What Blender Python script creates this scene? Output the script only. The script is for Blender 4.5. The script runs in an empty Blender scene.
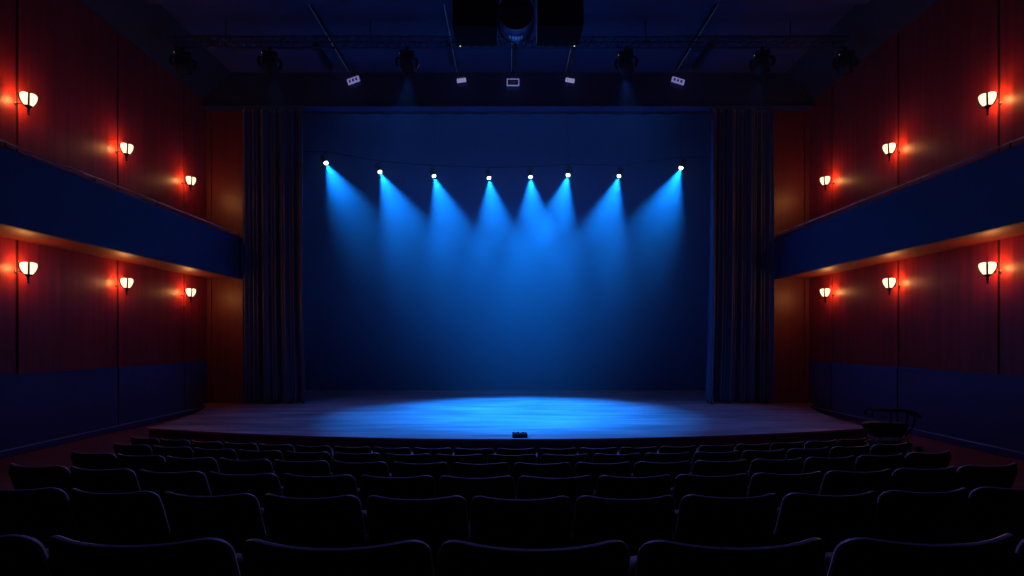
import bpy, bmesh, math, random
from mathutils import Vector, Matrix, Euler
random.seed(7)
C = bpy.context.scene.collection
PI = math.pi
EYE = 2.43                      # eye height above the auditorium floor

# ------------------------------------------------------------------ helpers
def link(name, me, mat, parent=None):
    o = bpy.data.objects.new(name, me)
    C.objects.link(o)
    for m in (mat if isinstance(mat, (list, tuple)) else [mat]):
        o.data.materials.append(m)
    if parent is not None:
        o.parent = parent
    return o

def obj(name, bm, mat, parent=None, smooth=False):
    bmesh.ops.recalc_face_normals(bm, faces=bm.faces)
    me = bpy.data.meshes.new(name)
    bm.to_mesh(me); bm.free()
    if smooth:
        for p in me.polygons: p.use_smooth = True
        try: me.set_sharp_from_angle(angle=math.radians(40))
        except Exception: pass
    return link(name, me, mat, parent)

def thing(name, label, cat, loc=(0, 0, 0), rotz=0, group=None):
    o = bpy.data.objects.new(name, None); C.objects.link(o)
    o.empty_display_size = .2
    o.location = loc; o.rotation_euler = (0, 0, rotz)
    o['label'] = label; o['category'] = cat
    if group: o['group'] = group
    return o

def tag(o, label, cat, group=None, kind=None):
    o['label'] = label; o['category'] = cat
    if group: o['group'] = group
    if kind: o['kind'] = kind
    return o

def struct(o, label, cat='structure'):
    o['kind'] = 'structure'; o['label'] = label; o['category'] = cat
    return o

def copy_tree(o, parent=None):
    c = o.copy(); C.objects.link(c); c.parent = parent
    for ch in list(o.children): copy_tree(ch, c)
    return c

def box(bm, x0, x1, y0, y1, z0, z1, bev=0.0, M=None):
    b = bmesh.new()
    bmesh.ops.create_cube(b, size=1)
    for v in b.verts:
        v.co = Vector((x0 + (v.co.x + .5) * (x1 - x0), y0 + (v.co.y + .5) * (y1 - y0), z0 + (v.co.z + .5) * (z1 - z0)))
    if bev > 0:
        bmesh.ops.bevel(b, geom=list(b.edges), offset=bev, segments=2, affect='EDGES', profile=.5)
    if M is not None: b.transform(M)
    merge(bm, b)

def merge(bm, b):
    me = bpy.data.meshes.new('tmp'); b.to_mesh(me); b.free()
    bm.from_mesh(me); bpy.data.meshes.remove(me)

def frame(d):
    d = d.normalized()
    up = Vector((0, 0, 1)) if abs(d.z) < .95 else Vector((0, 1, 0))
    a = d.cross(up).normalized(); b = a.cross(d).normalized()
    return a, b

def tube(bm, pts, r, n=8, closed=False):
    pts = [Vector(p) for p in pts]
    rs = r if isinstance(r, (list, tuple)) else [r] * len(pts)
    rings = []
    prev = None
    for i, p in enumerate(pts):
        if closed:
            d = pts[(i + 1) % len(pts)] - pts[i - 1]
        else:
            d = pts[min(i + 1, len(pts) - 1)] - pts[max(i - 1, 0)]
        d.normalize()
        if prev is None: a, b = frame(d)
        else:
            a = (prev - d * prev.dot(d)).normalized(); b = d.cross(a)
        prev = a
        rings.append([bm.verts.new(p + (a * math.cos(2 * PI * k / n) + b * math.sin(2 * PI * k / n)) * rs[i]) for k in range(n)])
    m = len(rings)
    for i in range(m if closed else m - 1):
        A, B = rings[i], rings[(i + 1) % m]
        for k in range(n):
            bm.faces.new((A[k], A[(k + 1) % n], B[(k + 1) % n], B[k]))
    if not closed:
        bm.faces.new(rings[0][::-1]); bm.faces.new(rings[-1])

def lathe(bm, prof, n=24, M=None, lobes=None):
    """prof: list of (r, z). lobes(az, r, z) -> (r, z)"""
    b = bmesh.new(); rings = []
    for r, z in prof:
        if r < 1e-5: rings.append([b.verts.new((0, 0, z))])
        else:
            ring = []
            for k in range(n):
                az = 2 * PI * k / n
                rr, zz = (r, z) if lobes is None else lobes(az, r, z)
                ring.append(b.verts.new((rr * math.cos(az), rr * math.sin(az), zz)))
            rings.append(ring)
    for A, B in zip(rings, rings[1:]):
        for k in range(n):
            k2 = (k + 1) % n
            if len(A) == 1 and len(B) == 1: continue
            if len(A) == 1: b.faces.new((A[0], B[k], B[k2]))
            elif len(B) == 1: b.faces.new((A[k], A[k2], B[0]))
            else: b.faces.new((A[k], A[k2], B[k2], B[k]))
    if len(rings[0]) > 1: b.faces.new(rings[0][::-1])
    if len(rings[-1]) > 1: b.faces.new(rings[-1])
    if M is not None: b.transform(M)
    merge(bm, b)

def aim(loc, d):
    """matrix placing local +Z along d at loc"""
    q = Vector(d).to_track_quat('Z', 'Y')
    return Matrix.Translation(Vector(loc)) @ q.to_matrix().to_4x4()

def pillow(bm, w, h, t, rc, er, f, nc=5, ne=3):
    """rounded slab: w (local x) by h (local z) by t (local y); f maps (x, y, z) -> Vector"""
    def outline(ins):
        pts = []
        r = max(rc - ins, .004); W = w / 2 - ins; H = h / 2 - ins
        for cx, cz, a0 in ((W - r, H - r, 0), (-(W - r), H - r, PI / 2), (-(W - r), -(H - r), PI), (W - r, -(H - r), 1.5 * PI)):
            for k in range(nc + 1):
                a = a0 + PI / 2 * k / nc
                pts.append((cx + r * math.cos(a), cz + r * math.sin(a)))
            # straight run towards the next corner
            nx = {0: (-(W - r), H), PI / 2: (-W, -(H - r)), PI: (W - r, -H), 1.5 * PI: (W, H - r)}[a0]
            px = pts[-1]
            for k in range(1, 6):
                s = k / 6
                pts.append((px[0] + (nx[0] - px[0]) * s, px[1] + (nx[1] - px[1]) * s))
        return pts
    loops = []
    base = outline(er)
    def scaled(s, y): return [(x * s, y, z * s) for x, z in base]
    for s in (.25, .5, .75): loops.append(scaled(s, -t / 2))
    for k in range(ne + 1):
        a = PI / 2 * k / ne
        loops.append([(x, -t / 2 + er * (1 - math.sin(a)), z) for x, z in outline(er * (1 - math.sin(a)) if False else er - er * math.sin(a))])
    # order: from face inset (er) to edge (0)
    lo = loops[:3] + [[(x, -t / 2 + er * (1 - math.cos(PI / 2 * k / ne)), z) for x, z in outline(er * (1 - math.sin(PI / 2 * k / ne)))] for k in range(ne + 1)]
    hi = [[(x, -y, z) for x, y, z in L] for L in lo][::-1]
    L = lo + hi
    rings = [[bm.verts.new(f(*p)) for p in ring] for ring in L]
    n = len(rings[0])
    for A, B in zip(rings, rings[1:]):
        for k in range(n): bm.faces.new((A[k], A[(k + 1) % n], B[(k + 1) % n], B[k]))
    for ring, y in ((rings[0], -t / 2), (rings[-1], t / 2)):
        c = bm.verts.new(f(0, y, 0))
        for k in range(n): bm.faces.new((ring[k], ring[(k + 1) % n], c))

# ------------------------------------------------------------------ materials
def mat(name, col, rough=.6, metal=0, col2=None, scale=(1, 1, 1), detail=3, spec=.5, bump=0, bscale=None, lo=.35, hi=.65, sheen=0, coat=0):
    m = bpy.data.materials.new(name); m.use_nodes = True
    nt = m.node_tree; p = nt.nodes['Principled BSDF']
    p.inputs['Roughness'].default_value = rough
    p.inputs['Metallic'].default_value = metal
    p.inputs['Specular IOR Level'].default_value = spec
    p.inputs['Sheen Weight'].default_value = sheen
    p.inputs['Coat Weight'].default_value = coat
    p.inputs['Base Color'].default_value = (*col, 1)
    tc = nt.nodes.new('ShaderNodeTexCoord'); mp = nt.nodes.new('ShaderNodeMapping')
    mp.inputs['Scale'].default_value = scale
    nt.links.new(tc.outputs['Object'], mp.inputs['Vector'])
    nz = nt.nodes.new('ShaderNodeTexNoise'); nz.inputs['Scale'].default_value = 1; nz.inputs['Detail'].default_value = detail
    nt.links.new(mp.outputs['Vector'], nz.inputs['Vector'])
    if col2 is None: col2 = tuple(c * .75 for c in col)
    r = nt.nodes.new('ShaderNodeValToRGB')
    r.color_ramp.elements[0].position = lo; r.color_ramp.elements[0].color = (*col2, 1)
    r.color_ramp.elements[1].position = hi; r.color_ramp.elements[1].color = (*col, 1)
    nt.links.new(nz.outputs['Fac'], r.inputs['Fac']); nt.links.new(r.outputs['Color'], p.inputs['Base Color'])
    if bump:
        b = nt.nodes.new('ShaderNodeBump'); b.inputs['Strength'].default_value = bump; b.inputs['Distance'].default_value = .01
        nt.links.new(nz.outputs['Fac'], b.inputs['Height']); nt.links.new(b.outputs['Normal'], p.inputs['Normal'])
    return m

def glow(name, col, strength):
    m = bpy.data.materials.new(name); m.use_nodes = True
    nt = m.node_tree; nt.nodes.clear()
    e = nt.nodes.new('ShaderNodeEmission'); o = nt.nodes.new('ShaderNodeOutputMaterial')
    e.inputs['Color'].default_value = (*col, 1); e.inputs['Strength'].default_value = strength
    nt.links.new(e.outputs[0], o.inputs['Surface'])
    return m

M_red = mat('red veneer', (.36, .026, .020), .42, col2=(.24, .014, .014), scale=(9, 9, .35), detail=5, bump=.15, spec=.3)
M_pil = mat('red brown veneer', (.15, .016, .014), .45, col2=(.11, .010, .011), scale=(8, 8, .3), detail=5, bump=.15)
M_seam = mat('dark seam', (.010, .003, .006), .8)
M_dado = mat('navy dado board', (.085, .055, .160), .6, col2=(.072, .048, .14), scale=(4, 4, 1))
M_base = mat('blue grey skirting', (.40, .42, .70), .35)
M_navy = mat('navy plaster', (.014, .026, .100), .6, col2=(.012, .022, .088), scale=(1.5, 1.5, 1.5))
M_soffit = mat('brown soffit veneer', (.19, .030, .016), .45, col2=(.13, .020, .012), scale=(6, .4, 1), detail=5)
M_cove = mat('navy cove', (.005, .007, .026), .8)
M_ceil = mat('dark ceiling board', (.024, .034, .100), .85, col2=(.020, .029, .088))
M_head = mat('dark header board', (.016, .026, .090), .7)
M_floor = mat('red brown floor', (.25, .06, .055), .45, col2=(.16, .038, .038), scale=(.8, 6, 1), detail=5)
M_carpet = mat('dark carpet', (.012, .009, .014), .95)
M_stage = mat('stage boards', (.58, .19, .19), .42, col2=(.20, .070, .072), scale=(.45, 3.6, 1), detail=9, bump=.3, lo=.36, hi=.66)
M_fascia = mat('stage fascia', (.25, .07, .13), .6)
M_drop = mat('cyclorama cloth', (.02, .06, .16), .9, col2=(.018, .055, .15), scale=(.5, .5, .25))
M_black = mat('black masking', (.003, .003, .006), .95, spec=.1)
M_curt = mat('velvet', (.014, .024, .110), .5, col2=(.011, .018, .090), scale=(30, 30, .6), sheen=.5)
M_metal = mat('black metal', (.009, .009, .011), .6, metal=.1, spec=.25)
M_truss = mat('dark truss metal', (.020, .020, .028), .45, metal=.6)
M_alu = mat('worn aluminium', (.75, .72, .70), .45, metal=.25)
M_brass = mat('dark bronze', (.030, .014, .008), .45, metal=.5)
M_fab = mat('black seat fabric', (.020, .016, .030), .60, sheen=.0, scale=(80, 80, 80), bump=.1)
M_shell = mat('black seat shell', (.008, .007, .011), .55)
M_rim_hl = mat('painted seat rim highlight', (.42, .38, .46), .42, spec=.6)  # pale colour paints a highlight on the edges of the black backs
M_arm = mat('armrest', (.008, .007, .008), .8, spec=.1)
M_shade = glow('sconce glass', (1.0, .74, .46), 1.2)
_nt = M_shade.node_tree; _e = [n for n in _nt.nodes if n.type == 'EMISSION'][0]; _o = [n for n in _nt.nodes if n.type == 'OUTPUT_MATERIAL'][0]
_t = _nt.nodes.new('ShaderNodeBsdfTransparent'); _t.inputs['Color'].default_value = (.75, .70, .62, 1); _a = _nt.nodes.new('ShaderNodeAddShader')
_nt.links.new(_e.outputs[0], _a.inputs[0]); _nt.links.new(_t.outputs[0], _a.inputs[1]); _nt.links.new(_a.outputs[0], _o.inputs['Surface'])
M_lens = glow('spot lens', (.75, .92, 1.0), 14)
M_led = glow('flood face', (.36, .33, .85), .42)
M_led2 = glow('flood face bright', (.48, .45, .90), .46)
M_pin = glow('pilot light', (1, .75, .6), .8)

# ------------------------------------------------------------------ camera
cam = bpy.data.cameras.new('camera'); co = bpy.data.objects.new('camera', cam); C.objects.link(co)
co.location = (0, 0, EYE); co.rotation_euler = (PI / 2, 0, 0)
cam.lens = 480 * 36 / 1024; cam.sensor_width = 36; cam.sensor_fit = 'HORIZONTAL'
cam.shift_x = 4 / 1024; cam.shift_y = 52 / 1024
cam.clip_start = .05; cam.clip_end = 200
bpy.context.scene.camera = co

def P(px, py, d):
    """point at depth d seen at a pixel"""
    return Vector(((px - 508) * d / 480, d, EYE + (340 - py) * d / 480))

# ------------------------------------------------------------------ hall shell
W = 10.4; DP = 16.6; ZW = EYE + 8.20; ZC = EYE + 9.07; XC = 9.4
bm = bmesh.new(); box(bm, -W - .3, W + .3, -3, 16.62, -.3, 0)
struct(obj('floor', bm, M_floor), 'red brown boarded auditorium floor beside the seats', 'floor')

def shell(side, name):
    s = side
    bm = bmesh.new()
    box(bm, *sorted((s * (W + .03), s * (W + .33))), -3, DP, 0, ZW + .3)
    w = obj('wall_' + name, bm, M_seam)
    struct(w, 'red panelled side wall on the %s of the hall' % name, 'wall')
    seams = [-3, 2.3, 4.93, 7.55, 10.17, 12.79, 15.41, DP]
    z0 = EYE - .74
    for a, b in zip(seams, seams[1:]):
        bm = bmesh.new()
        g1 = .028; g2 = .028 if b < DP else 0
        box(bm, *sorted((s * W, s * (W + .04))), a + g1, b - g2, z0 + .012, ZW, .006)
        obj('wall_panel', bm, M_red, w)
    for a, b in ((-3, 7.55), (7.55, 12.79), (12.79, 15.41), (15.41, DP)):
        bm = bmesh.new()
        box(bm, *sorted((s * (W - .025), s * (W + .03))), a + .018, b - (.018 if b < DP else 0), .16, z0, .006)
        obj('dado_panel', bm, M_dado, w)
    bm = bmesh.new()
    box(bm, *sorted((s * (W - .04), s * (W + .02))), -3, DP, z0, z0 + .022, .004)
    obj('dado_cap', bm, M_dado, w)
    bm = bmesh.new()
    box(bm, *sorted((s * (W - .045), s * (W + .03))), -3, DP, 0, .14, .008)
    bb = obj('baseboard_' + name, bm, M_dado)
    bm = bmesh.new(); box(bm, *sorted((s * (W - .055), s * (W + .03))), -3, DP, .14, .165, .006); obj('top_edge', bm, M_base, bb)
    struct(bb, 'blue grey skirting along the foot of the %s wall' % name, 'skirting')
    # sloped cove
    bm = bmesh.new()
    pr = [(s * (W + .3), ZW), (s * (W - .06), ZW), (s * XC, ZC), (s * XC, ZC + .3), (s * (W + .3), ZC + .3)]
    A = [bm.verts.new((x, -3, z)) for x, z in pr]; B = [bm.verts.new((x, 16.3, z)) for x, z in pr]
    bm.faces.new(A); bm.faces.new(B[::-1])
    for k in range(5): bm.faces.new((A[k], A[(k + 1) % 5], B[(k + 1) % 5], B[k]))
    struct(obj('ceiling_cove_' + name, bm, M_cove), 'navy sloped cove between %s wall and ceiling' % name, 'cove')
    # balcony
    bal = thing('side_balcony', 'navy balcony front with a red brown underside along the %s wall' % name, 'balcony', (s * W, 8, EYE + 2.1))
    bx = 9.16
    inv = bal.location
    def loc(bm):
        bm.transform(Matrix.Translation(-inv))
        return bm
    bm = bmesh.new(); box(bm, *sorted((s * bx, s * (bx + .16))), -2, DP - .03, EYE + 2.10, EYE + 3.50, .02); obj('parapet', loc(bm), M_navy, bal)
    bm = bmesh.new(); box(bm, *sorted((s * (bx + .155), s * (W + .002))), -2, DP - .03, EYE + 2.12, EYE + 2.3); obj('underside', loc(bm), M_soffit, bal)
    bm = bmesh.new(); box(bm, *sorted((s * (bx + .03), s * (bx + .24))), -2, DP - .03, EYE + 3.50, EYE + 3.53, .006); obj('parapet_cap', loc(bm), M_pil, bal)
    bm = bmesh.new(); tube(bm, [(s * (bx + .05), -2, EYE + 3.62), (s * (bx + .05), DP - .1, EYE + 3.62)], .028, 10); r = obj('handrail', loc(bm), mat('rail metal ' + name, (.80, .66, .70), .4, metal=.1), bal, True)
    for k in range(9):
        y = 1.2 + k * 1.9
        bm = bmesh.new(); tube(bm, [(s * (bx + .05), y, EYE + 3.52), (s * (bx + .05), y, EYE + 3.61)], .016, 8)
        box(bm, s * (bx + .05) - .03, s * (bx + .05) + .03, y - .03, y + .03, EYE + 3.53, EYE + 3.545)
        obj('rail_bracket', loc(bm), M_brass, r)
    # pilaster beside the stage opening
    bm = bmesh.new(); box(bm, *sorted((s * bx, s * (W + .3))), DP, DP + .35, 0, EYE + 8.0)
    pw = struct(obj('trim_pilaster_' + name, bm, M_pil), 'red brown pilaster between %s wall and stage curtain' % name, 'pilaster')
    bm = bmesh.new(); box(bm, *sorted((s * (W - .16), s * (W - .001))), DP - .05, DP + .001, 0, EYE + 8.0, .008); obj('corner_moulding', bm, M_pil, pw)
    bm = bmesh.new(); box(bm, *sorted((s * (bx - .01), s * (bx + .05))), DP - .03, DP + .001, 0, EYE + 8.0, .008); obj('edge_moulding', bm, M_pil, pw)
for s, n in ((-1, 'left'), (1, 'right')): shell(s, n)

bm = bmesh.new(); box(bm, -XC - .02, XC + .02, -3, 16.3, ZC, ZC + .3)
struct(obj('ceiling', bm, M_ceil), 'dark auditorium ceiling', 'ceiling')
for k, y in enumerate((12.2, 6.6)):
    bm = bmesh.new(); box(bm, -XC + .02, XC - .02, y, y + .37, EYE + 8.8, ZC + .02)
    struct(obj('ceiling_beam_%d' % (k + 1), bm, M_head), 'dark beam across the ceiling', 'beam')
bm = bmesh.new(); box(bm, -W - .3, W + .3, 16.28, 16.60, EYE + 7.97, ZC + .3)
hd = struct(obj('wall_front_header', bm, M_head), 'dark header board above the stage opening', 'wall')
bm = bmesh.new(); box(bm, -W + .02, W - .02, 16.24, 16.60, EYE + 7.90, EYE + 7.975, .01); obj('header_lip', bm, M_navy, hd)

# ------------------------------------------------------------------ stage
ZS = EYE - 2.17
def stage_prism(z0, z1, grow=0.0):
    bm = bmesh.new()
    pts = []
    n = 48
    for k in range(n + 1):
        x = -8.93 + 17.86 * k / n
        pts.append((x * (1 + grow / 9), 10.52 - grow + .01656 * x * x))
    right = [(9.02, 13.1), (9.35, 14.5), (9.85, 15.7), (10.38, 16.3), (10.38, 16.6)]
    pts += [(x + grow, y) for x, y in right]
    pts += [(10.38, 16.62), (10.38, 21.0), (-10.38, 21.0), (-10.38, 16.62)]
    pts += [(-x - grow, y) for x, y in right[::-1]]
    A = [bm.verts.new((x, y, z0)) for x, y in pts]; B = [bm.verts.new((x, y, z1)) for x, y in pts]
    bm.faces.new(A[::-1]); bm.faces.new(B)
    m = len(pts)
    for k in range(m): bm.faces.new((A[k], A[(k + 1) % m], B[(k + 1) % m], B[k]))
    return bm
st = obj('stage', stage_prism(ZS - .05, ZS), M_stage)
struct(st, 'wide wooden stage platform with curved front edge', 'stage')
st['kind'] = 'structure'
obj('stage_fascia', stage_prism(0.0, ZS - .05, -.04), M_fascia, st)

bm = bmesh.new(); box(bm, -10.38, 10.38, 20.8, 20.9, ZS, EYE + 10.6)
struct(obj('wall_back', bm, M_drop), 'plain backdrop wall at the rear of the stage, washed in blue light', 'wall')
for s, n in ((-1, 'left'), (1, 'right')):
    bm = bmesh.new(); box(bm, *sorted((s * 10.38, s * 10.6)), DP + .36, 20.9, 0, EYE + 10.6)
    struct(obj('wall_stage_' + n, bm, M_black), 'black side wall of the stage, %s' % n, 'wall')
    bm = bmesh.new(); box(bm, *sorted((s * 8.9, s * 10.36)), 18.7, 18.76, ZS, EYE + 10.4)
    l = obj('masking_leg', bm, M_black)
    tag(l, 'black masking cloth in the wings behind the %s stage curtain' % n, 'curtain')
bm = bmesh.new(); box(bm, -10.6, 10.6, 16.62, 20.9, EYE + 10.6, EYE + 10.8)
struct(obj('ceiling_stage', bm, M_black), 'dark stage house ceiling', 'ceiling')

def border(y, z0, amp, label):
    bm = bmesh.new(); n = 160; rows = []
    for z in (z0, z0 + .8, z0 + 2.2):
        rows.append([bm.verts.new((-9.6 + 19.2 * k / n, y + amp * math.sin(k * .9), z)) for k in range(n + 1)])
    for a, b in zip(rows, rows[1:]):
        for k in range(n): bm.faces.new((a[k], a[k + 1], b[k + 1], b[k]))
    o = obj('border_curtain', bm, M_curt, None, True)
    md = o.modifiers.new('thick', 'SOLIDIFY'); md.thickness = .02
    tag(o, label, 'curtain'); return o
border(17.35, EYE + 8.14, .035, 'dark blue border cloth hanging across the top of the stage opening')
bm = bmesh.new(); tube(bm, [(-9.6, 17.25, EYE + 8.16), (9.6, 17.25, EYE + 8.16)], .025, 8)
tag(obj('border_batten', bm, M_truss, None, True), 'thin horizontal pipe at the foot of the border cloth', 'pipe')

# curtains
def curtain(s, name):
    bm = bmesh.new(); nx, nz = 220, 60
    zt = EYE + 7.895; zb = ZS + .02
    rows = []
    rnd = random.Random(5 if s < 0 else 11)
    ph = [rnd.uniform(0, 6.28) for _ in range(5)]
    for j in range(nz + 1):
        v = j / nz; z = zt + (zb - zt) * v
        row = []
        xin = (6.98 if s < 0 else 6.88) - .11 * v - .07 * max(0, (v - .55) / .45) ** 1.5 + .05 * math.sin(v * 2.4)
        if v > .97: xin += .05 * (v - .97) / .03
        xout = 9.07
        amp = .07 + .06 * v
        for i in range(nx + 1):
            u = i / nx
            x = xin + (xout - xin) * u
            w = u * 2 * PI
            y = 16.43 + amp * .62 * math.sin(w * 6.5 + ph[0] + .5 * math.sin(v * 2 + ph[3])) + amp * .75 * math.sin(w * 3.3 + ph[1] + v * .8) + .3 * amp * math.sin(w * 17 + ph[2] + v * 1.5)
            y += -.10 * math.exp(-((u - .05) / .06) ** 2) * v
            zz = z + (.02 * math.sin(w * 4 + ph[4]) * v ** 6)
            row.append(bm.verts.new((s * x, y, zz)))
        rows.append(row)
    for a, b in zip(rows, rows[1:]):
        for i in range(nx): bm.faces.new((a[i], a[i + 1], b[i + 1], b[i]))
    o = obj('stage_curtain', bm, M_curt)
    for p in o.data.polygons: p.use_smooth = True
    md = o.modifiers.new('thick', 'SOLIDIFY'); md.thickness = .025
    tag(o, 'tall dark velvet stage curtain drawn open at the %s side of the stage' % name, 'curtain', 'drawn stage curtains')
curtain(-1, 'left'); curtain(1, 'right')

# ------------------------------------------------------------------ seats
rows = [  # name, depth of the back at the middle, z of back top above the eye (negative), pixel of first / last edge, number, radius
    ('front row nearest the stage', 6.56, -1.473, -5.82, 5.47, 20),
    ('second row from the stage', 5.75, -1.362, -5.28, 5.38, 17),
    ('third row from the stage', 4.71, -1.197, -4.77, 4.84, 16),
    ('fourth row from the stage', 3.73, -1.051, -4.30, 4.42, 14),
    ('fifth row from the stage', 2.74, -.886, -3.27, 3.42, 11),
    ('closest row', 1.49, -.618, -2.13, 2.30, 7),
]
YC = 27.5                         # centre of the row arcs
H = .90
def back_f(off):
    def f(x, y, z):
        zz = z + .64
        xx = x * (1 + .07 * (.9 - zz))
        lean = -.16 * (zz - .40) / .5
        return Vector((xx, off + y + lean + .075 * (x / .275) ** 2 + .10, zz + .012 * (abs(x) / .275) ** 3 * (zz > .6)))
    return f
def make_seat():
    t = thing('theatre_seat', 'seat', 'theatre seat')
    bm = bmesh.new(); pillow(bm, .55, .52, .055, .060, .022, back_f(0)); obj('backrest', bm, M_fab, t, True)
    # pale tube painting the light caught along the backrest edge
    bm = bmesh.new(); f = back_f(-.004); pts = []
    w, h, r = .551 / 2, .521 / 2, .060
    pts.append((-w, -h + .1)); pts.append((-w, 0))
    for k in range(7):
        a = PI - PI / 2 * k / 6; pts.append((-w + r + r * math.cos(a), h - r + r * math.sin(a)))
    for k in range(1, 10): pts.append((-w + r + (2 * w - 2 * r) * k / 10, h))
    for k in range(7):
        a = PI / 2 - PI / 2 * k / 6; pts.append((w - r + r * math.cos(a), h - r + r * math.sin(a)))
    pts += [(w, 0), (w, -h + .1)]
    tube(bm, [f(x, 0, z) for x, z in pts], .0115, 8); obj('rim_highlight', bm, M_rim_hl, t, True)
    bm = bmesh.new(); pillow(bm, .49, .46, .03, .05, .012, back_f(-.035)); obj('back_shell', bm, M_shell, t, True)
    def sf(x, y, z):           # tipped-up seat pad
        return Vector((x, .26 + y + .25 * (z / .42), .50 + z * .92))
    bm = bmesh.new(); pillow(bm, .48, .40, .09, .05, .03, sf); obj('seat', bm, M_fab, t, True)
    arm(t, -.3); leg(t, -.3)
    return t
def arm(t, x):
    bm = bmesh.new()
    box(bm, x - .024, x + .024, .06, .40, .595, .63, .012)
    obj('armrest', bm, M_arm, t, True)
def leg(t, x):
    bm = bmesh.new()
    box(bm, x - .014, x + .014, .10, .34, .02, .60, .006)
    box(bm, x - .03, x + .03, .06, .40, 0, .025, .008)
    obj('leg', bm, M_metal, t)
ordn = ['first', 'second', 'third', 'fourth', 'fifth', 'sixth', 'seventh', 'eighth', 'ninth', 'tenth']
seat0 = make_seat(); used = False
for ri, (rname, d0, dz, xl, xr, n) in enumerate(rows):
    R = YC - d0
    al, ar = math.asin(xl / R), math.asin(xr / R)
    pitch = (ar - al) / n
    zf = EYE + dz - H - .015
    for k in range(n):
        a = al + (k + .5) * pitch
        s_ = seat0 if not used else copy_tree(seat0); used = True
        jx = random.uniform(-.006, .006)
        s_.location = ((R) * math.sin(a) + jx, YC - R * math.cos(a), zf)
        s_.rotation_euler = (0, 0, a * 1.0 + random.uniform(-.012, .012))
        s_.scale = (pitch * R / .6, 1, 1)
        m = n - 1 - k
        if k == 0: where = 'end seat at its left aisle'
        elif m == 0: where = 'end seat at its right aisle'
        elif n % 2 and k == n // 2: where = 'middle seat of the row'
        elif k <= m: where = '%s from its left end' % ordn[k]
        else: where = '%s from its right end' % ordn[m]
        s_['label'] = 'black theatre seat in the %s, %s' % (rname, where)
        s_['group'] = 'theatre seats in curved rows'
        if k == n - 1:
            arm(s_, .3); leg(s_, .3)

# raked steps under the rows
hw = [6.1, 5.7, 5.2, 4.75, 4.6, 4.6]
bm = bmesh.new()
for ri, (rname, d0, dz, xl, xr, n) in enumerate(rows):
    zf = EYE + dz - H - .015
    y1 = d0 + .46
    y0 = rows[ri + 1][1] + .46 if ri < 5 else -2.5
    R1, R0 = YC - y1, YC - y0
    aw = math.asin(hw[ri] / (YC - d0))
    N = 24; ins = []; outs = []
    for k in range(N + 1):
        a = -aw + 2 * aw * k / N
        ins.append((R1 * math.sin(a), YC - R1 * math.cos(a))); outs.append((R0 * math.sin(a), YC - R0 * math.cos(a)))
    poly = ins + outs[::-1]
    A = [bm.verts.new((x, y, .001)) for x, y in poly]; B = [bm.verts.new((x, y, zf)) for x, y in poly]
    bm.faces.new(A[::-1]); bm.faces.new(B); m = len(poly)
    for k in range(m): bm.faces.new((A[k], A[(k + 1) % m], B[(k + 1) % m], B[k]))
struct(obj('floor_seating_steps', bm, M_carpet), 'dark carpeted steps under the seat rows', 'steps')

# ------------------------------------------------------------------ wall sconces
SC = {}
def make_sconce():
    t = thing('wall_sconce', 'sconce', 'wall light')        # origin: on the wall, room side = +X, base height = bottom of the shade
    c = Vector((.33, 0, 0))
    T = Matrix.Translation(c) @ Matrix.Rotation(-PI / 4, 4, 'Z')
    prof = [(.035, 0), (.075, .025), (.115, .07), (.150, .125), (.174, .185), (.185, .24), (.182, .275), (.16, .297), (.10, .31), (0, .312)]
    def lobes(az, r, z):
        l = abs(math.sin(2 * az))
        return r * (.93 + .09 * l), z + (.015 * l if z > .25 and r > .05 else 0)
    bm = bmesh.new(); lathe(bm, prof, 48, T, lobes); obj('glass_shade', bm, M_shade, t, True)
    bm = bmesh.new()
    for k in range(4):
        az = k * PI / 2
        pts = [T @ Vector((( r * .93 + .008) * math.cos(az), (r * .93 + .008) * math.sin(az), z)) for r, z in prof[1:8]]
        tube(bm, pts, .022, 8)
    obj('shade_rib', bm, M_brass, t, True)
    bm = bmesh.new()
    lathe(bm, [(0, -.20), (.018, -.19), (.028, -.165), (.016, -.14), (.022, -.12), (.030, -.09), (.022, -.06), (.04, -.02), (.085, .018), (.09, .032), (.03, .03), (0, .03)], 20, Matrix.Translation(c))
    obj('stem', bm, M_brass, t, True)
    bm = bmesh.new()
    tube(bm, [(.012, 0, .10), (.10, 0, .10), (.20, 0, .06), (.33, 0, -.03)], .012, 8)
    lathe(bm, [(0, 0), (.055, 0), (.055, .012), (.03, .022), (0, .022)], 20, aim((0, 0, .10), (1, 0, 0)))
    obj('wall_bracket', bm, M_brass, t, True)
    return t
sc0 = None
cols = ['nearest the seats', 'middle of three', 'closest to the stage']
for s, sn in ((-1, 'left'), (1, 'right')):
    for lv, zc in (('above the balcony', 5.08), ('under the balcony', 1.52)):
        for k, y in enumerate((10.14, 12.75, 15.32)):
            if sc0 is None: sc0 = make_sconce(); o = sc0
            else: o = copy_tree(sc0)
            o.location = (s * W, y, EYE + zc - .16)
            o.rotation_euler = (0, 0, PI if s > 0 else 0); o.scale = (.82, .76, .86)
            if s > 0: pass
            o['label'] = 'lit bronze and glass sconce on the %s wall %s, %s' % (sn, lv, cols[k])
            o['group'] = 'wall sconces'
            L = bpy.data.lights.new('sconce_lamp', 'POINT'); L.energy = 27; L.color = (1, .38, .10); L.shadow_soft_size = .05
            lo = bpy.data.objects.new('sconce_lamp', L); C.objects.link(lo)
            lo.location = (s * (W - .22), y, EYE + zc)
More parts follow.
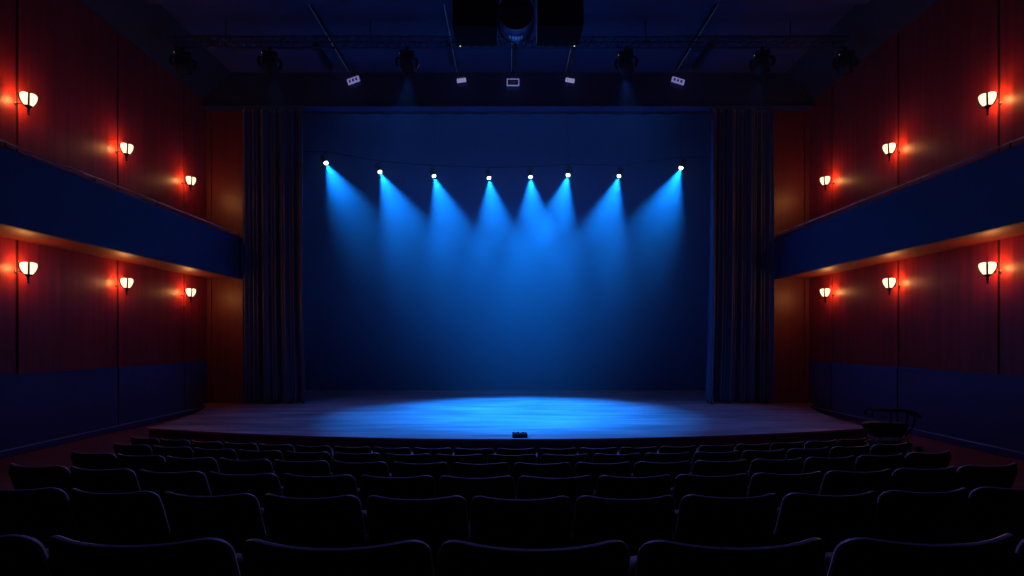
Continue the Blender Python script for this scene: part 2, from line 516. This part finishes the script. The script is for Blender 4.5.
# mirror ribs for the right wall: the rib that faces the seats
# ------------------------------------------------------------------ stage spotlights
spots = [(326, 163, 30), (380, 172, 26), (434, 176, 18), (489, 178, 7), (530.5, 177, 2), (568, 175, -14), (619, 176, -19), (681, 168, -27)]
ZL = 6.45
pts = []
swhere = ['outermost at the left end of the arc', 'second from the left end of the arc', 'third from the left end of the arc', 'first left of the stage centre',
          'first right of the stage centre', 'third from the right end of the arc', 'second from the right end of the arc', 'outermost at the right end of the arc']
for i, (px, py, ang) in enumerate(spots):
    d = ZL * 480 / (340 - py); d = min(max(d, 17.2), 19.4)
    p = P(px, py, d); pts.append((p.x, p.y + .02, p.z + .42))
    a = math.radians(ang)
    drop = p.z - ZS
    tgt = Vector((p.x + math.tan(a) * drop, d - 3.7, ZS))
    dr = (tgt - p).normalized()
    t = thing('stage_spotlight', 'lit blue-white spotlight over the stage, %s' % swhere[i], 'spotlight', p, 0, 'spotlights over the stage')
    bm = bmesh.new()
    lathe(bm, [(0, -.40), (.05, -.40), (.085, -.36), (.09, -.25), (.095, -.10), (.115, -.02), (.115, .015), (.088, .015), (.08, -.05), (0, -.05)], 24, aim((0, 0, 0), dr))
    obj('housing', bm, M_metal, t, True)
    bm = bmesh.new(); lathe(bm, [(0, .05), (.035, .045), (.06, .025), (.070, 0), (.066, -.03), (0, -.03)], 24, aim((0, 0, 0), dr)); obj('lens', bm, M_lens, t, True)
    bm = bmesh.new(); c = -dr * .2
    tube(bm, [c + Vector((-.12, 0, -.02)), c + Vector((-.13, 0, .12)), c + Vector((-.08, 0, .2)), c + Vector((.08, 0, .2)), c + Vector((.13, 0, .12)), c + Vector((.12, 0, -.02))], .012, 6)
    tube(bm, [c + Vector((0, 0, .2)), Vector((0, .02, .42))], .018, 8)
    obj('yoke', bm, M_metal, t, True)
    L = bpy.data.lights.new('spot_beam', 'SPOT'); L.energy = 10500; L.color = (.003, .21, 1.0)
    L.spot_size = math.radians(44); L.spot_blend = .75; L.shadow_soft_size = .05
    lo = bpy.data.objects.new('spot_beam', L); C.objects.link(lo)
    lo.location = p + dr * .075; lo.rotation_euler = (-dr).to_track_quat('Z', 'Y').to_euler()
bm = bmesh.new(); tube(bm, [(pts[0][0] - 1.2, pts[0][1], pts[0][2])] + pts + [(pts[-1][0] + 1.2, pts[-1][1], pts[-1][2])], .016, 8)
for x in (pts[0], pts[2], pts[5], pts[7]):
    tube(bm, [x, (x[0], x[1], EYE + 10.59)], .006, 6)
tag(obj('lighting_pipe', bm, M_metal, None, True), 'dark curved pipe carrying the eight spotlights over the stage', 'pipe')

# ------------------------------------------------------------------ auditorium rigging
# truss
t = thing('lighting_truss', 'long dark lattice truss across the hall ceiling', 'truss', (0, 13.6, EYE + 8.4))
L = 9.6
ch = [(0, .12, .12), (0, -.12, .12), (0, 0, -.12)]
for x, y, z in ch:
    bm = bmesh.new(); tube(bm, [(-L, y, z), (L, y, z)], .026, 8); obj('chord', bm, M_truss, t, True)
bm = bmesh.new(); n = 64
for k in range(n):
    x0 = -L + 2 * L * k / n; x1 = x0 + L / n; x2 = x0 + 2 * L / n
    for c in (ch[0], ch[1]):
        tube(bm, [(x0, c[1], c[2]), (x1, 0, -.12)], .010, 5); tube(bm, [(x1, 0, -.12), (x2, c[1], c[2])], .010, 5)
    tube(bm, [(x0, .12, .12), (x2, -.12, .12)], .010, 5)
obj('lacing', bm, M_truss, t)
for x in (-8, -3.9, 3.9, 8):
    bm = bmesh.new(); tube(bm, [(x, 0, .12), (x, 0, .68)], .012, 6); obj('hanger', bm, M_truss, t)

def make_head():
    t = thing('moving_head_light', 'x', 'stage light')      # origin at the clamp
    bm = bmesh.new(); box(bm, -.045, .045, -.045, .045, -.12, .04, .01); obj('clamp', bm, M_metal, t)
    bm = bmesh.new(); box(bm, -.20, .20, -.13, .13, -.25, -.11, .03); obj('base', bm, M_metal, t, True)
    bm = bmesh.new()
    for s in (-1, 1):
        tube(bm, [(s * .10, 0, -.25), (s * .27, 0, -.30), (s * .30, 0, -.42), (s * .25, 0, -.55)], [.045, .045, .05, .045], 10)
    obj('yoke', bm, M_metal, t, True)
    bm = bmesh.new()
    T = aim((0, 0, -.50), (.25, .55, -.75))
    lathe(bm, [(0, -.24), (.10, -.23), (.16, -.18), (.19, -.06), (.19, .06), (.17, .14), (.18, .20), (.15, .21), (.14, .17), (0, .17)], 28, T)
    for z in (-.14, -.10, -.02): lathe(bm, [(.188, z), (.20, z + .01), (.188, z + .02)], 28, T)
    obj('head', bm, M_metal, t, True)
    bm = bmesh.new(); lathe(bm, [(0, .185), (.08, .18), (.135, .172), (0, .16)], 24, T); obj('lens', bm, mat('dark lens', (.02, .03, .06), .08, spec=1), t, True)
    bm = bmesh.new()
    box(bm, -.205, -.19, -.135, -.125, -.235, -.222)
    obj('pilot_light', bm, M_pin, t)
    return t
mh = make_head(); mhw = ['outermost at the left end', 'near the reddish left part of the ceiling', 'left of the two loudspeaker boxes', 'right of the two loudspeaker boxes', 'near the reddish right part of the ceiling', 'outermost at the right end']
for k, (px, rz) in enumerate(((183, .5), (270, .35), (407, .1), (626, -.3), (762, -.4), (845, -.2))):
    o = mh if k == 0 else copy_tree(mh)
    o.location = ((px - 508) * 13.6 / 480, 13.6, EYE + 8.26)
    o.rotation_euler = (0, 0, rz); o.scale = (1.0, 1.0, 1.0)
    o['label'] = 'black moving head light hanging from the truss, %s' % mhw[k]
    o['group'] = 'moving heads under the truss'
    L = bpy.data.lights.new('added_stage_fill', 'SPOT'); L.energy = (1900 if k in (2, 3) else 450) if 0 < k < 5 else 60; L.color = (.010, .20, 1.0)  # added blue fill for the stage floor; the heads themselves are off
    L.spot_size = math.radians(62); L.spot_blend = 1.0; L.shadow_soft_size = .08
    lo = bpy.data.objects.new('added_stage_fill', L); C.objects.link(lo)
    lo.location = o.location + Vector((0, .17, -.72))
    lo.rotation_euler = (-Vector((-o.location.x * (.25 if abs(o.location.x) > 5 else -.25), -.35, -10))).to_track_quat('Z', 'Y').to_euler()

# ceiling tracks running towards the stage with a flood at each end
tracks = [(-5.30, 'outer left ceiling track', 1), (-1.72, 'inner left ceiling track', 0), (.15, 'centre ceiling track', 2), (1.95, 'inner right ceiling track', 0), (5.60, 'outer right ceiling track', 1)]
for x, lab, kind in tracks:
    sgn = 1 if x > 0 else -1
    z = EYE + 8.93
    t = thing('ceiling_track', 'thin metal lighting track, the %s' % lab, 'lighting track', (x, 10, z), 0, 'ceiling tracks running to the stage')
    bm = bmesh.new(); box(bm, -.03, .03, -6, 5.92, -.04, .14, .008); obj('channel', bm, M_truss, t)
    bm = bmesh.new(); box(bm, -.016 + .03 * -sgn, .004 + .03 * -sgn, -6, 5.9, -.060, -.035, .003); obj('strip', bm, M_alu, t)
    bm = bmesh.new()
    xx = .55 * sgn
    if kind == 1:
        box(bm, xx - .07, xx + .07, 4.6, 5.85, -.08, .14, .02)
        tube(bm, [(0, 4.8, -.02), (xx, 4.8, -.04)], .016, 6); tube(bm, [(0, 5.7, -.02), (xx, 5.7, -.04)], .016, 6)
    else:
        box(bm, -.13 if sgn < 0 else .03, -.03 if sgn < 0 else .13, 4.6, 5.5, -.10, .13, .015)
    obj('ballast_bar', bm, M_truss, t)

floods = [(353.5, 80.5, 12.5, 7.5, -20, 'outer left ceiling track'), (461.5, 80.5, 9, 5, -8, 'inner left ceiling track'), (513, 82.5, 12.5, 9, 0, 'centre ceiling track'),
          (570, 80.5, 9, 5, 10, 'inner right ceiling track'), (678, 81, 13, 7, 17, 'outer right ceiling track')]
for i, (px, py, w, h, tilt, lab) in enumerate(floods):
    p = P(px, py, 15.75); w *= 15.75 / 480; h *= 15.75 / 480
    t = thing('flood_light', ('small square flood lamp with a pale glowing rim' if i == 2 else 'small rectangular flood lamp with a pale lavender face') + ' under the %s' % lab, 'stage light', p, 0, 'flood lamps at the track ends')
    T = Matrix.Rotation(math.radians(tilt), 4, 'Y') @ Matrix.Rotation(math.radians(-18), 4, 'X')
    bm = bmesh.new(); box(bm, -w / 2 - .012, w / 2 + .012, .0, .16, -h / 2 - .012, h / 2 + .012, .02, T); obj('housing', bm, M_metal, t, True)
    bm = bmesh.new()
    if i == 2:
        e = .032
        for a in ((-w/2, w/2, h/2 - e, h/2), (-w/2, w/2, -h/2, -h/2 + e), (-w/2, -w/2 + e, -h/2, h/2), (w/2 - e, w/2, -h/2, h/2)):
            box(bm, a[0], a[1], -.02, .01, a[2], a[3], .008, T)
    else:
        box(bm, -w / 2, w / 2, -.02, .01, -h / 2, h / 2, .008, T)
    L = bpy.data.lights.new('flood_lamp', 'SPOT'); L.energy = (560 if i == 2 else 400); L.color = (.20, .22, 1.0)
    L.spot_size = math.radians(72); L.spot_blend = .8; L.shadow_soft_size = .05
    lo = bpy.data.objects.new('flood_lamp', L); C.objects.link(lo); lo.location = p + Vector((0, -.06, 0))
    lo.rotation_euler = (p - Vector((p.x * .45, 2.5, .9))).to_track_quat('Z', 'Y').to_euler()
    fc = obj('lamp_face', bm, M_led2 if i in (1, 3) else M_led, t)
    bm = bmesh.new()
    if i == 2: box(bm, -w / 2 + e, w / 2 - e, -.008, .01, -h / 2 + e, h / 2 - e, .0, T); obj('dark_pane', bm, M_metal, t)
    else:
        for k in range(3):
            if i in (0, 4): box(bm, -w * .36 + k * w * .27, -w * .22 + k * w * .27, -.03, -.015, -h * .22, h * .2, .003, T)
            else: box(bm, -w * .3 + k * w * .25, -w * .27 + k * w * .25, -.03, -.015, -h * .3, h * .3, 0, T)
        obj('louvre', bm, M_metal, fc)
    bm = bmesh.new()
    zt = EYE + 8.89 - p.z
    tube(bm, [(-w / 2 - .02, .06, 0), (-w / 2 - .02, .06, h / 2 + .06), (0, .06, h / 2 + .09), (w / 2 + .02, .06, h / 2 + .06), (w / 2 + .02, .06, 0)], .012, 6)
    tube(bm, [(0, .06, h / 2 + .08), (0, .06, zt)], .022, 8)
    box(bm, -.06, .06, .02, .12, h / 2 + .06, h / 2 + .17, .012)
    obj('bracket', bm, M_brass, t)

# hanging loudspeakers and drum lamp
for x0, x1, lab in ((-1.15, -.23, 'left'), (.62, 1.56, 'right')):
    cx = (x0 + x1) / 2; w = (x1 - x0) / 2
    t = thing('hanging_loudspeaker', 'large black loudspeaker box hanging %s of the round drum lamp' % lab, 'loudspeaker', (cx, 10.2, EYE + 6.47), 0, 'loudspeaker boxes hung from the ceiling')
    bm = bmesh.new(); box(bm, -w, w, -.32, .38, 0, 1.6, .035); obj('cabinet', bm, M_black, t, True)
    bm = bmesh.new(); box(bm, -w + .05, w - .05, -.335, -.315, .06, 1.54, .006); obj('grille', bm, M_black, t)
    bm = bmesh.new()
    for sx in (-1, 1): tube(bm, [(sx * w * .7, 0, 1.6), (sx * w * .7, 0, ZC - EYE - 6.47)], .012, 6)
    obj('hanging_cable', bm, M_truss, t)
    bm = bmesh.new(); sx = -1 if x0 < 0 else 1
    box(bm, sx * (w - .10) - .012, sx * (w - .10) + .012, .345, .37, -.012, .004); obj('pilot_light', bm, M_pin, t)

t = thing('drum_lamp', 'big round drum-shaped lamp with bright rings between the loudspeaker boxes', 'stage light', (.17, 10.2, EYE + 6.97)); t.scale = (.93, 1, .97)
T = Matrix.Rotation(-PI / 2, 4, 'X')       # local z -> +y
bm = bmesh.new(); lathe(bm, [(.33, .12), (.37, .0), (.40, .0), (.405, .10), (.36, .13), (.385, .34), (.41, .40), (.39, .46), (.28, .52), (.12, .54), (.12, .3), (.30, .14)], 48, T); obj('housing', bm, mat('blue black enamel', (.09, .11, .26), .28, metal=.2), t, True)
bm = bmesh.new(); tube(bm, [(.395 * math.cos(a * PI / 24), -.005, .395 * math.sin(a * PI / 24)) for a in range(48)], .014, 8, True); obj('front_ring', bm, M_alu, t, True)
bm = bmesh.new(); tube(bm, [(.415 * math.cos(a * PI / 24), .40, .415 * math.sin(a * PI / 24)) for a in range(48)], .014, 8, True); obj('rear_ring', bm, M_truss, t, True)
bm = bmesh.new(); lathe(bm, [(0, .20), (.18, .18), (.30, .13), (.31, .15), (.18, .21), (0, .23)], 32, T)
obj('lens', bm, mat('drum lens', (.01, .012, .02), .15), t, True)
bm = bmesh.new(); box(bm, -.27, .27, -.03, .0, .14, .165, .005); box(bm, -.12, .12, -.02, .02, -.14, -.11, .004); box(bm, -.05, .05, -.02, .02, -.19, -.15, .004); obj('cross_bar', bm, M_truss, t)
bm = bmesh.new()
for k in range(-2, 3):
    a = -PI / 2 + k * .17
    box(bm, .41 * math.cos(a) - .022, .41 * math.cos(a) + .022, .20, .30, .392 * math.sin(a) - .02, .392 * math.sin(a) + .02, .006)
obj('latch', bm, M_alu, t)
bm = bmesh.new()
for s in (-1, 1): tube(bm, [(s * .405, .22, 0), (s * .41, .22, .5), (s * .2, .22, .72), (0, .22, .74)], .02, 8)
tube(bm, [(0, .22, .74), (0, .22, 1.89)], .025, 8)
obj('yoke', bm, M_metal, t, True)

# ------------------------------------------------------------------ trolley by the right-hand end of the stage
D = 10.9
def Q(px, py, dy=0): p = P(px, py, D); return Vector((p.x, p.y + dy, p.z))
org = Q(886, 447)
org.z = 0
t = thing('equipment_trolley', 'dark trolley with a tub body and raised handle rail beside the stage', 'trolley', org)
def rel(px, py, dy=0): return Q(px, py, dy) - org
bm = bmesh.new()
prof = [(862, 424.5), (866, 422), (900, 422.5), (905, 423), (902, 430), (899, 436.5), (873, 436.5), (869, 430.5)]
hw2 = [.05, .14, .16, .15, .13, .12, .12, .12]
A = [bm.verts.new(rel(px, py, -w)) for (px, py), w in zip(prof, hw2)]; B = [bm.verts.new(rel(px, py, w)) for (px, py), w in zip(prof, hw2)]
bm.faces.new(A); bm.faces.new(B[::-1])
for k in range(8): bm.faces.new((A[k], A[(k + 1) % 8], B[(k + 1) % 8], B[k]))
bmesh.ops.bevel(bm, geom=list(bm.edges), offset=.02, segments=2, affect='EDGES')
obj('tub', bm, M_shell, t, True)
bm = bmesh.new()
for dy in (-.1, .1):
    tube(bm, [rel(869, 415.5, dy), rel(868.5, 411.5, dy), rel(871, 409.6, dy), rel(885, 410, dy), rel(900, 410, dy), rel(907, 411, dy), rel(911, 414, dy), rel(910.5, 421, dy), rel(908, 428, dy), rel(902, 435, dy)], .022, 8)
tube(bm, [rel(869, 415.5, -.1), rel(869, 415.5, .1)], .02, 8)
tube(bm, [rel(911, 414, -.1), rel(911, 414, .1)], .02, 8)
obj('handle_rail', bm, M_metal, t, True)
for dy in (-.1, .1):
    bm = bmesh.new(); tube(bm, [rel(905, 410, dy), rel(911, 411, dy), rel(916, 416, dy)], [.015, .02, .035], 8); obj('grip', bm, M_metal, t, True)
bm = bmesh.new(); tube(bm, [rel(891, 410), rel(891, 423)], .018, 8); obj('post', bm, M_metal, t, True)
for dy in (-.12, .12):
    bm = bmesh.new()
    for a, b in ((877, 877), (903, 904)): tube(bm, [rel(a, 437, dy), rel(b, 445.5, dy)], .018, 6)
    for k in range(6):
        x = 878 + k * 4.2
        tube(bm, [rel(x, 437.5, dy), rel(x + 4, 444, dy)], .009, 5); tube(bm, [rel(x + 4, 437.5, dy), rel(x, 444, dy)], .009, 5)
    obj('lattice_frame', bm, M_alu, t)
bm = bmesh.new(); a = rel(873, 445); b = rel(906, 447)
box(bm, a.x, b.x, -.18, .18, .07, .12, .01); obj('base_shelf', bm, M_metal, t)
for sx in (a.x + .06, b.x - .06):
    for sy in (-.14, .14):
        bm = bmesh.new(); lathe(bm, [(0, -.02), (.035, -.02), (.04, -.01), (.04, .01), (.035, .02), (0, .02)], 16, aim((sx, sy, .04), (0, 1, 0))); obj('wheel', bm, M_shell, t, True)

# small dark lump on the aisle floor
p = P(919, 452.5, 10.5)
bm = bmesh.new(); lathe(bm, [(0, 0), (.06, 0), (.078, .03), (.07, .075), (.035, .10), (0, .105)], 20, None, lambda az, r, z: (r * (1 + .12 * math.sin(2 * az)), z))
o = obj('floor_lump', bm, M_shell, None, True); o.name = 'cable_bundle'
o.location = (p.x, p.y, 0); tag(o, 'small dark round bundle lying on the floor beside the trolley', 'cable bundle')

# little box on the stage edge
t = thing('stage_floor_box', 'small dark box with jagged pale-tipped top at the front edge of the stage', 'box', (P(520, 438, 10.62).x, 10.72, ZS))
bm = bmesh.new(); box(bm, -.17, .17, -.06, .06, 0, .085, .01); obj('body', bm, M_shell, t, True)
for k, x in enumerate((-.145, -.09, -.035, .02, .075, .13)):
    bm = bmesh.new(); h = (.115, .105, .12, .10, .118, .108)[k]
    lathe(bm, [(0, .08), (.022, .08), (.024, h - .01), (.016, h), (0, h)], 12, Matrix.Translation((x, 0, 0)))
    k_ = obj('plug', bm, M_metal, t, True)
for x in (-.115, -.06, .045, .10):
    bm = bmesh.new(); lathe(bm, [(0, .10), (.014, .10), (.012, .122), (0, .125)], 10, Matrix.Translation((x, .0, 0)))
    obj('connector_tip', bm, M_alu, t, True)

# ------------------------------------------------------------------ added blue fill light without a fixture, unseen above the header
def area(name, loc, d, size, energy, col):
    L = bpy.data.lights.new(name, 'AREA'); L.shape = 'RECTANGLE'; L.size, L.size_y = size; L.energy = energy; L.color = col
    o = bpy.data.objects.new(name, L); C.objects.link(o); o.location = loc
    o.rotation_euler = (-Vector(d)).to_track_quat('Z', 'Y').to_euler(); return o
area('added_blue_wash', (0, 17.9, EYE + 8.7), (0, -.35, -1), (12, .3), 90, (.02, .16, 1.0))  # added fill, strengthens the blue spill from the stage

# ------------------------------------------------------------------ world: thin theatrical haze filling the hall, no sky
w = bpy.data.worlds.new('world'); bpy.context.scene.world = w; w.use_nodes = True
nt = w.node_tree; nt.nodes.clear()
out = nt.nodes.new('ShaderNodeOutputWorld'); bg = nt.nodes.new('ShaderNodeBackground'); bg.inputs['Color'].default_value = (0, 0, 0, 1); bg.inputs['Strength'].default_value = 0
nt.links.new(bg.outputs[0], out.inputs['Surface'])
vs = nt.nodes.new('ShaderNodeVolumeScatter'); vs.inputs['Color'].default_value = (.9, .95, 1, 1)
vs.inputs['Anisotropy'].default_value = .1
# the haze hangs over the stage, thickest around the lamps and thinning towards the boards and the seats
geo = nt.nodes.new('ShaderNodeNewGeometry'); sep = nt.nodes.new('ShaderNodeSeparateXYZ')
nt.links.new(geo.outputs['Position'], sep.inputs[0])
my = nt.nodes.new('ShaderNodeMapRange'); my.interpolation_type = 'SMOOTHSTEP'
nt.links.new(sep.outputs['Y'], my.inputs['Value'])
for k, v in (('From Min', 15.9), ('From Max', 17.3), ('To Min', .0010), ('To Max', .038)): my.inputs[k].default_value = v
mz = nt.nodes.new('ShaderNodeMapRange'); mz.interpolation_type = 'SMOOTHSTEP'
nt.links.new(sep.outputs['Z'], mz.inputs['Value'])
for k, v in (('From Min', -.5), ('From Max', 8.0), ('To Min', .26), ('To Max', 1.0)): mz.inputs[k].default_value = v
mu = nt.nodes.new('ShaderNodeMath'); mu.operation = 'MULTIPLY'
nt.links.new(my.outputs[0], mu.inputs[0]); nt.links.new(mz.outputs[0], mu.inputs[1]); nt.links.new(mu.outputs[0], vs.inputs['Density'])
nt.links.new(vs.outputs[0], out.inputs['Volume'])

sc = bpy.context.scene
sc.view_settings.view_transform = 'Standard'; sc.view_settings.look = 'None'
sc.view_settings.gamma = 1; sc.view_settings.exposure = 0; sc.view_settings.use_curve_mapping = False
cy = sc.cycles
cy.use_denoising = True
cy.use_adaptive_sampling = True; cy.adaptive_threshold = .03; cy.adaptive_min_samples = 16
cy.max_bounces = 6; cy.diffuse_bounces = 3; cy.glossy_bounces = 3; cy.volume_bounces = 1
cy.sample_clamp_indirect = 2.0
cy.caustics_reflective = False; cy.caustics_refractive = False
